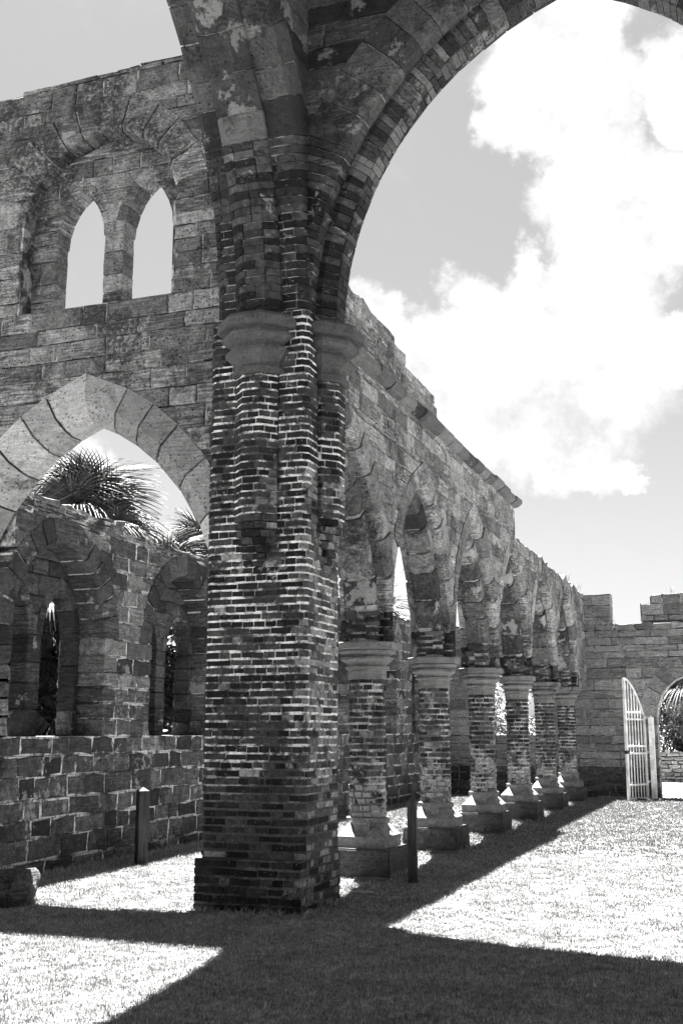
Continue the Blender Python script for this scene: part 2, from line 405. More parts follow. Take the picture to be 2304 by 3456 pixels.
def clip_t(poly, lo, hi):
    for (lim, sg) in ((lo, 1), (hi, -1)):
        o = []
        for i in range(len(poly)):
            a, b = poly[i], poly[(i + 1) % len(poly)]; ia, ib = sg * (a[0] - lim) >= 0, sg * (b[0] - lim) >= 0
            if ia: o.append(a)
            if ia != ib:
                f = (lim - a[0]) / (b[0] - a[0]); o.append((lim, a[1] + (b[1] - a[1]) * f))
        poly = o
        if not poly: return poly
    return poly
def ring(P, mp, A, prof, n_side, matf, mortar, name='voussoir', c_extra=0., gapm=.008, umin=None, umax=None, normal=None, clamp=None, z_thin=None, thin=.078, jit=.004, sides=(-1, 1)):
    """voussoirs swept along the two arcs. prof: closed outline [(t, n)] with n outward from the soffit. A.R is the arc radius."""
    R = A.R; amax = acos(min(1, A.c / (R + .0)))
    mV, mF = [], []
    def sect(a, side, grow=0., shr=0., pr=None):
        pts = []
        for (t, n) in (pr or prof):
            am = acos(min(1, A.c / (R + n))) if True else amax
            aa = min(a, am) if a > amax - 1e-3 else a
            if a >= amax - 1e-3: aa = am
            u = (R + n + shr) * cos(aa) - A.c; z = A.zs + (R + n + shr) * sin(aa)
            u = max(u, 0.)
            uu = A.uc + side * u
            if clamp is not None: uu = min(max(uu, A.uc - clamp), A.uc + clamp)
            if umin is not None: uu = max(uu, umin)
            if umax is not None: uu = min(uu, umax)
            pts.append((uu, z, t))
        return pts
    m = len(prof); caps = [tuple(range(m)), tuple(reversed(range(m, 2 * m)))]
    body = caps + [(i, m + i, m + (i + 1) % m, (i + 1) % m) for i in range(m)]
    tc_ = sum(t for t, n in prof) / m; nc_ = sum(n for t, n in prof) / m
    for side in sides:
        angs = [0.]
        if z_thin:
            at = min(amax * .96, asin(min(1, (z_thin - A.zs) / R))) if z_thin > A.zs else 0
            k = max(1, int(at * R / thin)); angs = [at * i / k for i in range(k + 1)]
        else: at = 0
        k = n_side
        if k:
            w = [1 + J(.22) for _ in range(k)]; s = sum(w); a = at
            for x in w: a += (amax - at) * x / s; angs.append(a)
        for a0, a1 in zip(angs, angs[1:]):
            g = gapm / R
            s0, s1 = sect(a0 + g / 2, side), sect(a1 - g / 2 if a1 < amax - 1e-3 else a1, side)
            if umin is not None and max(p[0] for p in s0 + s1) - umin < .06: continue
            dn, dt = J(jit), J(jit)
            V = []
            for s_ in (s0, s1):
                for (u, z, t) in s_: V.append(mp(u + J(.003), z + dn + J(.003), t + dt + J(.003)))
            mt = matf((A.uc + side * R, (s0[0][1] + s1[0][1]) / 2, a1 - a0))
            if (a1 - a0) * R > thin * 1.3: P.add(name, V, body, mt, normal); continue
            t_lo, t_hi = min(p[0] for p in prof), max(p[0] for p in prof); off = R_.choice((0, .11)) ; cutp = [t_lo]
            x = t_lo + .11 + off
            while x < t_hi - .06: cutp.append(x); x += .225 * (1 + J(.06))
            cutp.append(t_hi)
            for ta, tb in zip(cutp, cutp[1:]):
                sub_ = clip_t(prof, ta + (.005 if ta > t_lo else 0), tb - (.005 if tb < t_hi else 0))
                if len(sub_) < 3: continue
                V = []; dn, dt = J(jit * 1.3), J(jit); mm = len(sub_)
                for ang in (a0 + g / 2, a1 - g / 2 if a1 < amax - 1e-3 else a1):
                    for (u, z, t) in sect(ang, side, pr=sub_): V.append(mp(u + J(.002), z + dn + J(.002), t + J(.002)))
                P.add('brick', V, [tuple(range(mm)), tuple(reversed(range(mm, 2 * mm)))] + [(i, mm + i, mm + (i + 1) % mm, (i + 1) % mm) for i in range(mm)], matf((A.uc + side * R, (s0[0][1] + s1[0][1]) / 2, a1 - a0)), normal)
        # recessed joint bed
        K = 14; k0 = len(mV)
        for i in range(K + 1):
            a = amax * i / K
            for j, (u, z, t) in enumerate(sect(a, side)):
                cu = A.uc + side * ((R + nc_) * cos(a) - A.c); cz = A.zs + (R + nc_) * sin(a)
                if umin is not None: cu = max(cu, umin)
                l = math.dist((u, z, t), (cu, cz, tc_)) or 1; f = max(0, 1 - .032 / l)
                mV.append(mp(cu + (u - cu) * f, cz + (z - cz) * f, tc_ + (t - tc_) * f))
        for i in range(K):
            for j in range(m):
                mF.append((k0 + i * m + j, k0 + (i + 1) * m + j, k0 + (i + 1) * m + (j + 1) % m, k0 + i * m + (j + 1) % m))
    link('joint_bed', mesh_from('joint_bed', [Vector(v) - P.o for v in mV], mF, mortar), P.root)

def around(P, poly, z0, z1, ch, lens, matf, mortar, gap=.012, depth=.09, name='brick', cen=None, closed=True, chip=.0055, skip=None, rec=.012, origin=None, jut=.004):
    """brick courses round a convex plan outline (list of xy, ccw)"""
    n = len(poly); seg = [math.dist(poly[i], poly[(i + 1) % n]) for i in range(n if closed else n - 1)]
    cum = [0]
    for s in seg: cum.append(cum[-1] + s)
    T = cum[-1]
    cen = cen or (sum(p[0] for p in poly) / n, sum(p[1] for p in poly) / n)
    def at(s):
        s = min(max(s, 0), T) if not closed else s % T
        for i in range(len(seg)):
            if s <= cum[i + 1] + 1e-9: break
        f = (s - cum[i]) / seg[i]; a, b = poly[i], poly[(i + 1) % n]
        return (a[0] + (b[0] - a[0]) * f, a[1] + (b[1] - a[1]) * f)
    def inn(p, d):
        l = math.dist(p, cen) or 1; k = max(0, (l - d) / l)
        return (cen[0] + (p[0] - cen[0]) * k, cen[1] + (p[1] - cen[1]) * k)
    rows = max(1, round((z1 - z0) / ch)); h = (z1 - z0) / rows
    for r in range(rows):
        za, zb = z0 + r * h, z0 + (r + 1) * h
        bl = lens[r % len(lens)]; s = -(R_.random() * .03 + (bl * .5 if r % 4 > 1 else 0)) if closed else 0
        start = s; marks = [s]
        while marks[-1] < start + T - bl * .6: marks.append(marks[-1] + bl * (1 + J(.07)))
        marks[-1] = start + T
        for a, b in zip(marks, marks[1:]):
            ss = [a + gap / 2]
            for c in cum + [c_ + T for c_ in cum] + [c_ - T for c_ in cum]:
                if a + gap < c < b - gap: ss.append(c)
            ss = sorted(ss) + [b - gap / 2]
            if len(ss) == 2: ss = [ss[0], (ss[0] + ss[1]) / 2, ss[1]]
            dz0, dz1 = J(chip), J(chip); pr = -jut * (R_.random() - .2)
            o = [inn(at(x), pr + J(chip * .5)) for x in ss]; o2 = [inn(p, .007) for p in o]; i_ = [inn(at(x), depth) for x in ss]
            if skip and skip(o[len(o) // 2], za): continue
            zl, zh = za + gap / 2 + dz0, zb - gap / 2 + dz1
            V = [(p[0], p[1], zl + .006 + J(.002)) for p in o] + [(p[0], p[1], zh - .006 + J(.002)) for p in o] + \
                [(p[0], p[1], zl) for p in i_] + [(p[0], p[1], zh) for p in i_]
            m = len(ss); F = []
            for k in range(m - 1):
                F += [(k, k + 1, m + k + 1, m + k), (m + k, m + k + 1, 3 * m + k + 1, 3 * m + k), (k + 1, k, 2 * m + k, 2 * m + k + 1)]
            F += [(0, m, 3 * m, 2 * m), (m - 1, 3 * m - 1, 4 * m - 1, 2 * m - 1)]
            c0 = o[len(o) // 2]; nv = (c0[0] - cen[0], c0[1] - cen[1], 0)
            # use the real side normal
            e0, e1 = o[0], o[-1]; nv = (e1[1] - e0[1], -(e1[0] - e0[0]), 0)
            P.add(name, V, F, matf(c0, za, nv), nv)
    if mortar:
        ring_ = [inn(p, rec) for p in poly]
        if not closed: ring_ = ring_ + [cen]
        m = len(ring_)
        V = [(p[0], p[1], z0) for p in ring_] + [(p[0], p[1], z1) for p in ring_]
        F = [tuple(range(m)), tuple(reversed(range(m, 2 * m)))] + [(i, (i + 1) % m, m + (i + 1) % m, m + i) for i in range(m)]
        link('mortar', mesh_from('mortar', [Vector(v) - P.o for v in V], F, mortar), P.root)

def lathe8(cx, cy, prof, rot=pi / 8, n=8, wob=.0):
    """octagonal turned profile [(apothem, z)]"""
    V, F = [], []
    for k, (r, z) in enumerate(prof):
        rr = r / cos(pi / n)
        for i in range(n):
            a = rot + 2 * pi * i / n; V.append((cx + rr * cos(a) + J(wob), cy + rr * sin(a) + J(wob), z + J(wob)))
    m = len(prof)
    for k in range(m - 1):
        for i in range(n): F.append((k * n + i, k * n + (i + 1) % n, (k + 1) * n + (i + 1) % n, (k + 1) * n + i))
    F += [tuple(reversed(range(n))), tuple(range((m - 1) * n, m * n))]
    return V, F
def octo(cx, cy, r):
    rr = r / cos(pi / 8); return [(cx + rr * cos(pi / 8 + i * pi / 4), cy + rr * sin(pi / 8 + i * pi / 4)) for i in range(8)]
def chamf(x0, x1, y0, y1, c):
    return [(x0 + c, y0), (x1 - c, y0), (x1, y0 + c), (x1, y1 - c), (x1 - c, y1), (x0 + c, y1), (x0, y1 - c), (x0, y0 + c)]

# ================================================================== THE GROUND
def ground():
    m, t, b = newmat('lawn_soil'); P = pos(t)
    n1 = nse(t, P, 45, 6, .75); n2 = nse(t, P, .8, 5, .6)
    v = wmath('MULTIPLY', rng(t, n1, .3, .68, .09, .24), rng(t, n2, .3, .7, .85, 1.15), t=t)
    grey(t, b, v); bump(t, b, n1, .03, 1)
    V = [(-900, -900, 0), (900, -900, 0), (900, 900, 0), (-900, 900, 0)]
    link('ground', mesh_from('ground', V, [(0, 1, 2, 3)], m), None, 'structure')
    m2, t, b = newmat('pale_path'); P = pos(t); n1 = nse(t, P, 20, 6, .7)
    grey(t, b, rng(t, n1, .2, .8, .28, .45)); bump(t, b, n1, .02)
    V = [(-12, 31.6, .02), (8, 31.6, .02), (8, 33.3, .02), (-12, 33.3, .02), (-12, 33.3, .15), (8, 33.3, .15), (8, 35.6, .15), (-12, 35.6, .15), (-12, 31.6, -.05), (8, 31.6, -.05)]
    link('path', mesh_from('path', V, [(0, 1, 2, 3), (3, 2, 5, 4), (4, 5, 6, 7), (8, 9, 1, 0)], m2), None, 'structure')
ground()

MG, t, b = newmat('grass_blade'); P_ = pos(t); r_ = attr(t)
v_ = fmix(t, wmath('POWER', r_, 1.4, t=t), .09, .42); v_ = wmath('MULTIPLY', v_, wmath('MULTIPLY', rng(t, nse(t, P_, 2.2, 5, .6), .3, .7, .78, 1.18), rng(t, nse(t, P_, 17, 4, .7), .3, .7, .55, 1.42), t=t), t=t)
grey(t, b, v_); b.inputs['Roughness'].default_value = .8
def blades(n, w, h, spread, seed):
    r = random.Random(seed); V, F, RR = [], [], []
    for _ in range(n):
        a = r.uniform(0, 2 * pi); d = spread * sqrt(r.random()); x, y = d * cos(a), d * sin(a)
        b_ = r.uniform(0, 2 * pi); hh = h * r.uniform(.5, 1.15); ww = w * r.uniform(.6, 1.2); le = hh * r.uniform(.1, .8); c = r.uniform(0, 2 * pi)
        dx, dy = cos(b_) * ww / 2, sin(b_) * ww / 2; k = len(V)
        V += [(x - dx, y - dy, 0), (x + dx, y + dy, 0), (x + dx * .7 + cos(c) * le * .4, y + dy * .7 + sin(c) * le * .4, hh * .6),
              (x - dx * .7 + cos(c) * le * .4, y - dy * .7 + sin(c) * le * .4, hh * .6), (x + cos(c) * le, y + sin(c) * le, hh)]
        F += [(k, k + 1, k + 2, k + 3), (k + 3, k + 2, k + 4)]; q = r.random(); RR += [q, q]
    return mesh_from('grass_tuft', V, F, MG, RR)
def grass():
    """lawn blades: 'stuff' scattered with geometry nodes over patches of the ground"""
    def zone(polys, dens, tuft, seed, smin=.7, smax=1.25):
        src = bpy.data.objects.new('grass_sample', tuft)      # never linked: only its data is instanced
        V, F = [], []
        for q in polys:
            k = len(V); V += q; F.append(tuple(range(k, k + len(q))))
        me = mesh_from('grass', V, F, MG)
        o = link('grass', me, None, 'stuff'); o['label'] = 'short lawn grass inside the roofless nave and aisle'; o['category'] = 'grass'
        ng = bpy.data.node_groups.new('grass_scatter', 'GeometryNodeTree')
        ng.interface.new_socket('Geometry', in_out='INPUT', socket_type='NodeSocketGeometry'); ng.interface.new_socket('Geometry', in_out='OUTPUT', socket_type='NodeSocketGeometry')
        gi = ng.nodes.new('NodeGroupInput'); go = ng.nodes.new('NodeGroupOutput')
        dp = ng.nodes.new('GeometryNodeDistributePointsOnFaces'); dp.inputs['Density'].default_value = dens; dp.inputs['Seed'].default_value = seed
        oi = ng.nodes.new('GeometryNodeObjectInfo'); oi.inputs['Object'].default_value = src
        ip = ng.nodes.new('GeometryNodeInstanceOnPoints')
        rv = ng.nodes.new('FunctionNodeRandomValue'); rv.data_type = 'FLOAT_VECTOR'; rv.inputs[0].default_value = (-.12, -.12, 0); rv.inputs[1].default_value = (.12, .12, 6.28)
        rs = ng.nodes.new('FunctionNodeRandomValue'); rs.data_type = 'FLOAT'; rs.inputs[2].default_value = smin; rs.inputs[3].default_value = smax
        ng.links.new(gi.outputs[0], dp.inputs['Mesh']); ng.links.new(dp.outputs['Points'], ip.inputs['Points']); ng.links.new(oi.outputs['Geometry'], ip.inputs['Instance'])
        ng.links.new(rv.outputs[0], ip.inputs['Rotation']); ng.links.new(rs.outputs[1], ip.inputs['Scale']); ng.links.new(ip.outputs[0], go.inputs[0])
        md = o.modifiers.new('scatter', 'NODES'); md.node_group = ng
    Z = .003
    near = [(-7.9, 5.2, Z), (1.5, 5.2, Z), (1.5, 9.95, Z), (-8.04, 9.95, Z)]
    zone([near], 500, blades(30, .0038, .025, .05, 1), 1)
    mid = [(-8.04, 9.95, Z), (1.5, 9.95, Z), (1.5, 16, Z), (-8.04, 16, Z)]
    zone([mid], 260, blades(28, .0055, .024, .065, 2), 2)
    far = [(-8.04, 16, Z), (1.4, 16, Z), (1.4, 29.7, Z), (-8.04, 29.7, Z)]
    zone([far], 110, blades(26, .010, .03, .11, 3), 3)
    zone([near, mid], 9, blades(9, .006, .05, .03, 6), 6)
    # longer unmown fringes at wall feet and plinths
    fr = [[(-8.04, 10.4, Z), (-7.72, 10.4, Z), (-7.72, 20, Z), (-8.04, 20, Z)], [(-5.15, 9.86, Z), (-3.95, 9.86, Z), (-3.95, 9.95, Z), (-5.15, 9.95, Z)],
          [(-3.99, 9.9, Z), (-3.9, 9.9, Z), (-3.9, 11.3, Z), (-3.99, 11.3, Z)], [(-3.95, 29.55, Z), (-.4, 29.55, Z), (-.4, 29.75, Z), (-3.95, 29.75, Z)]]
    fr += [[(-4.06, y - .42, Z), (-3.99, y - .42, Z), (-3.99, y + .42, Z), (-4.06, y + .42, Z)] for y in [13.12 + 3.05 * i for i in range(6)]]
    zone(fr, 420, blades(14, .005, .075, .05, 4), 4)
grass()

# ================================================================== CROSSING PIERS
XL, XR, YF, YB = -5.08, -4.05, 10.08, 11.16
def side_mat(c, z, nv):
    if nv[0] > .5 * math.hypot(nv[0], nv[1]) and z < 4.3: return MS['brickside'] if R_.random() < .8 else MS['brick']  # right-hand faces paler: bounced lawn light put into the brick colour
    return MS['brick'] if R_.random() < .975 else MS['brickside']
CAPA = [(.235, 5.22), (.272, 5.235), (.272, 5.29), (.24, 5.30), (.25, 5.35), (.335, 5.44), (.335, 5.48), (.28, 5.49), (.29, 5.54), (.375, 5.60), (.375, 5.64), (.32, 5.65), (.335, 5.685), (.42, 5.70), (.42, 5.785), (.395, 5.82), (.25, 5.83)]
def crossing_pier(cx, cy, sx, sy, label, budget):
    """cx, cy: centre; sx=1 when the nave lies on +x, sy=1 when the crossing lies on -y"""
    root = thing('crossing_pier', label, 'brick pier', (cx, cy, 0))
    P = Pieces(root, (cx, cy, 0), budget)
    hx, hy = .545, .48
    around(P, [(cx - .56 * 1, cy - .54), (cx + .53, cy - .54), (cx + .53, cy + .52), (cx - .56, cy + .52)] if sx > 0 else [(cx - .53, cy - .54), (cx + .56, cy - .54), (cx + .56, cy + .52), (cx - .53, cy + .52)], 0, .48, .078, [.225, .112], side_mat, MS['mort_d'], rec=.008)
    core = chamf(cx - hx, cx + hx, cy - hy, cy + hy, .055)
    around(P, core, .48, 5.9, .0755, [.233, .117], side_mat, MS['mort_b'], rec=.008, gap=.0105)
    # engaged octagonal shafts under the two capitals
    ax, ay = cx, cy - .41 * sy; bx, by = cx + .485 * sx, cy + .06
    sk = lambda p, z: abs(p[0] - cx) < hx - .06 and abs(p[1] - cy) < hy - .06
    for (qx, qy) in ((ax, ay), (bx, by)):
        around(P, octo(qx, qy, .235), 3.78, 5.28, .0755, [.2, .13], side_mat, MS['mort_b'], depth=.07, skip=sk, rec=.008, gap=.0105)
        for kk in range(7):                      # the shaft dies back into the pier course by course
            f = .19 * ((kk + 1) / 7) ** 1.3; zz_ = 3.78 - .0755 * (kk + 1)
            ox, oy = (0, f * sy) if (qx, qy) == (ax, ay) else (-f * sx, 0)
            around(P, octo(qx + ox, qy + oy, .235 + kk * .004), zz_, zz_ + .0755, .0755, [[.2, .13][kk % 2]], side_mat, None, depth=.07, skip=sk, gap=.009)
        V, F = lathe8(qx, qy, CAPA, wob=.005)
        link('capital', mesh_from('capital', [Vector(v) - P.o for v in V], F, MS['capdark']), root)
    P.flush(); return root
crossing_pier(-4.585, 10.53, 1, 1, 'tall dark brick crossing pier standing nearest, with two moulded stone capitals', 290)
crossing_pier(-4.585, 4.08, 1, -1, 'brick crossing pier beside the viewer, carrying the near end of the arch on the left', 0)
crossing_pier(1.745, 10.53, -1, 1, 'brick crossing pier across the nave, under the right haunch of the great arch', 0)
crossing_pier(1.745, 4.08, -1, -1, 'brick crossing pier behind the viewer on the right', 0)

# ================================================================== GREAT CROSSING ARCHES
RIB = [(-.25, .13), (-.13, 0), (.13, 0), (.25, .13), (.25, .34), (-.25, .34)]
OUT = [(-.515, .27), (-.44, .19), (.44, .19), (.515, .27), (.515, .72), (-.515, .72)]
def crossing_arch(name, label, mp, uc, half, zbot, matstone, u0, u1, normal, tall, n_st, thin_rib, budget=290):
    root = thing(name, label, 'arch'); P = Pieces(root, (0, 0, 0), budget)
    A = Arch(uc, half, 5.86, 9.33 if half < 2.5 else 9.48, 5.86, ring=.72)
    mpc = lambda u, z, t: mp(u, z, t)
    def mf_rib(q):
        return MS['brick'] if q[1] < 7.45 else (MS['vaultstone'] if R_.random() < .75 else MS['capdark'])
    def mf(q): return MS['brick'] if q[1] < 7.45 else MS['vaultstone']
    ring(P, mpc, A, RIB, n_st if not thin_rib else 6, mf_rib, MS['mort_g'], z_thin=7.55 if not thin_rib else 8.9, name='rib_stone', thin=.078, gapm=.009)
    ring(P, mpc, A, OUT, n_st, mf, MS['mort_g'], z_thin=7.55, name='voussoir', thin=.078, gapm=.012)
    wall(P, lambda u, z, t: mp(u, z, t - .515), u0, u1, 5.9, [(u0, u1, tall)], [A], 0, 1.03, MS['vaultstone'], MS['mort_g'], ch=(.2, .28), normal=normal, gap=.016)  # unseen wall above the arch, raised so its shade covers the lawn
    P.flush(); return root
YC = 10.62; XC = -4.585
crossing_arch('transverse_arch', 'great pointed arch of dark stone crossing the nave overhead, upper right', lambda u, z, t: (u, YC + t, z), -1.42, 2.47, 5.9, MS['vaultstone'], -5.08, 2.24,
              (0, -1, 0), 19.0, 9, True)
crossing_arch('longitudinal_arch', 'dark stone arch springing from the pier towards the viewer, upper left', lambda u, z, t: (XC - t, u, z), 7.28, 2.62, 5.9, MS['vaultstone'], 3.5, 10.09,
              None, 19.0, 9, False)
crossing_arch('transverse_arch', 'great pointed arch of the crossing behind the viewer', lambda u, z, t: (u, 4.02 + t, z), -1.42, 2.47, 5.9, MS['vaultstone'], -5.08, 2.24, None, 19.0, 9, True, 0)
crossing_arch('longitudinal_arch', 'great pointed arch on the right side of the crossing, beyond the view', lambda u, z, t: (1.745 - t, u, z), 7.28, 2.62, 5.9, MS['vaultstone'], 4.55, 10.09, None, 19.0, 9, False, 0)

# ================================================================== TRANSVERSE AISLE WALL (left, with the paired lancets)
def lancet_window(P, mp, big, lanc, t0, t1, mat, mort, zb, ztop, n=5, rn=.18, normal=None):
    """tracery plate with two lancets inside a large recessed arch"""
    wall(P, mp, big.uc - big.h, big.uc + big.h, zb, [(big.uc - big.h, big.uc + big.h, ztop)], lanc, t0, t1, mat, mort, name='tracery_stone', ch=(.2, .3), sl=(.25, .5), inner=big, normal=normal)
    for a in lanc:
        ring(P, mp, a, [(t0 - .006, 0), (t1 + .006, 0), (t1 + .006, rn), (t0 - .006, rn)], n, lambda q: mat, mort, name='lancet_voussoir', normal=normal)
def left_wall():
    root = thing('transept_wall', 'high stone wall at left with a paired lancet window above a wide pointed arch', 'stone wall'); P = Pieces(root)
    Y0 = 10.36; mp = lambda u, z, t: (u, Y0 + t, z)
    big = Arch(-6.80, 1.02, 7.53, 8.58, 6.43, ring=.43)
    low = Arch(-6.83, 1.62, 2.7, 5.08, 0, ring=.5)
    top = [(-9.6, -7.9, 9.27), (-7.9, -6.6, 9.32), (-6.6, -5.07, 9.36)]
    wall(P, mp, -9.6, -5.07, 0, top, [big, low], 0, .5, lambda u, z: MS['ashlar'], MS['mort_g'], normal=(0, -1, 0), ch=(.14, .24), sl=(.28, .8), extra=(6.2,), gap=.013, chip=.009)
    ring(P, mp, big, [(-.012, .06), (.05, 0), (.45, 0), (.5, .05), (.5, .43), (-.012, .43)], 6, lambda q: MS['ashlar'], MS['mort_g'], gapm=.026, normal=(0, -1, 0))
    ring(P, mp, low, [(-.012, .20), (.10, .05), (.20, 0), (.40, 0), (.51, .1), (.51, .5), (-.012, .5)], 8, lambda q: MS['vous'], MS['mort_d'], gapm=.024, normal=(0, -1, 0))
    la = [Arch(-7.155, .32, 7.38, 8.0, 6.43, ring=.14), Arch(-6.245, .32, 7.38, 8.0, 6.43, ring=.14)]
    lancet_window(P, mp, big, la, .24, .48, MS['ashlar'], MS['mort_g'], 6.43, 8.63, normal=(0, -1, 0), rn=.14)
    # splayed jamb stones left of the window stand broken and proud
    P.flush()
left_wall()

# ================================================================== AISLE OUTER WALL
def aisle_wall():
    root = thing('aisle_wall', 'dark stained outer wall of the aisle with a row of recessed pointed windows', 'stone wall'); P = Pieces(root)
    mp = lambda u, z, t: (-8.05 - t, u, z)
    cs = [11.93, 15.15, 18.38, 21.63, 24.83]
    W = [Arch(c, .99, 2.88, 4.01, 1.6, ring=.32) for c in cs] + [Arch(27.9, .8, 2.88, 3.95, 1.6, ring=.3)]
    top = [(10.87, 13.34, 4.53), (13.34, 18.9, 4.35), (18.9, 30.4, 4.41)]
    wall(P, mp, 10.87, 30.4, -.05, top, W, 0, .72, lambda u, z: MS['aisle'] if z < 1.55 or R_.random() < .15 else MS['aisleup'], MS['mort_w'], normal=(1, 0, 0), ch=(.19, .26), sl=(.3, .7), gap=.026, rec=.008, chip=.018, extra=(1.38,))
    for i, A in enumerate(W):
        ring(P, mp, A, [(-.01, .03), (.03, 0), (.70, 0), (.71, .02), (.71, .32), (-.01, .32)], 7, lambda q: MS['aisledk'], MS['mort_w'], gapm=.026, normal=(1, 0, 0), jit=.01)
        hw = A.h * .385
        la = [Arch(A.uc + k * A.h * .53, hw, 2.86, 3.5, 1.6, ring=.13) for k in (-1, 1)]
        lancet_window(P, mp, A, la, .40, .64, MS['aisledk'], MS['mort_d'], 1.6, A.za + .05, n=4, rn=.13, normal=(1, 0, 0))
    P.flush()
    # sill course
aisle_wall()

# ================================================================== NAVE ARCADE WALL
CY = [13.12 + 3.05 * i for i in range(6)]
def arcade_wall():
    root = thing('arcade_wall', 'long arcade wall of pale coursed stone receding on a row of pointed arches', 'stone wall'); P = Pieces(root)
    X0 = -4.13; mp = lambda u, z, t: (X0 - t, u, z); TH = .67
    cs = [CY[0] - 1.525 + 3.05 * i for i in range(6)]
    AR = [Arch(c, 1.5, 2.73, 5.04, 2.7, ring=.30, clamp=1.522) for c in cs]
    top = [(11.17, 13.34, 6.78), (13.34, 13.79, 6.62), (13.79, 15.24, 6.47), (15.24, 15.39, 6.32), (15.39, 15.9, 6.16), (15.9, 20.95, 6.04), (20.95, 24.5, 5.30), (24.5, 29.8, 5.27)]
    wall(P, mp, 11.17, 29.8, 2.73, top, AR, 0, TH, lambda u, z: MS['arcade'], MS['mort_g'], normal=(1, 0, 0), ch=(.14, .22), sl=(.25, .7), gap=.014, chip=.013)
    OR = [(-.004, .05), (.06, 0), (TH - .06, 0), (TH + .004, .05), (TH + .004, .30), (-.004, .30)]
    IR = [(.15, .06), (.21, -.0), (TH - .21, 0), (TH - .15, .06), (TH - .15, .29), (.15, .29)]
    for i, A in enumerate(AR):
        ring(P, mp, A, OR, 6, lambda q: MS['arcade'] if q[1] > 3.1 else MS['colbrick'], MS['mort_g'], z_thin=3.1, thin=.075, name='voussoir', clamp=1.522, umin=11.17, normal=(1, 0, 0), gapm=.022, jit=.012)
        B = Arch(A.uc, 1.24, 2.73, 4.82, 2.7)
        ring(P, mp, B, IR, 6, lambda q: MS['arcrib'] if q[1] > 3.12 else MS['colbrick'], MS['mort_g'], z_thin=3.12, thin=.075, name='rib_stone', clamp=1.522, umin=11.17, gapm=.028, jit=.024)
    # weathered string course
    u = 11.2
    while u < 20.9:
        l = R_.uniform(.38, .62); e = min(u + l, 20.98); z = 5.93 + J(.012)
        pr = R_.uniform(.11, .15)
        q = [(0, z - .06), (-pr * .55, z - .035), (-pr, z + .02), (-pr, z + .085), (-pr * .4, z + .13), (.02, z + .14)]
        V = [mp(u + .006, zz, tt) for tt, zz in q] + [mp(e - .006, zz + J(.006), tt + J(.006)) for tt, zz in q]
        n = len(q); F = [tuple(range(n)), tuple(reversed(range(n, 2 * n)))] + [(i, n + i, n + (i + 1) % n, (i + 1) % n) for i in range(n)]
        P.add('string_course_stone', V, F, MS['capdark'] if R_.random() < .7 else MS['aisle'])
        u = e
    P.flush()
arcade_wall()

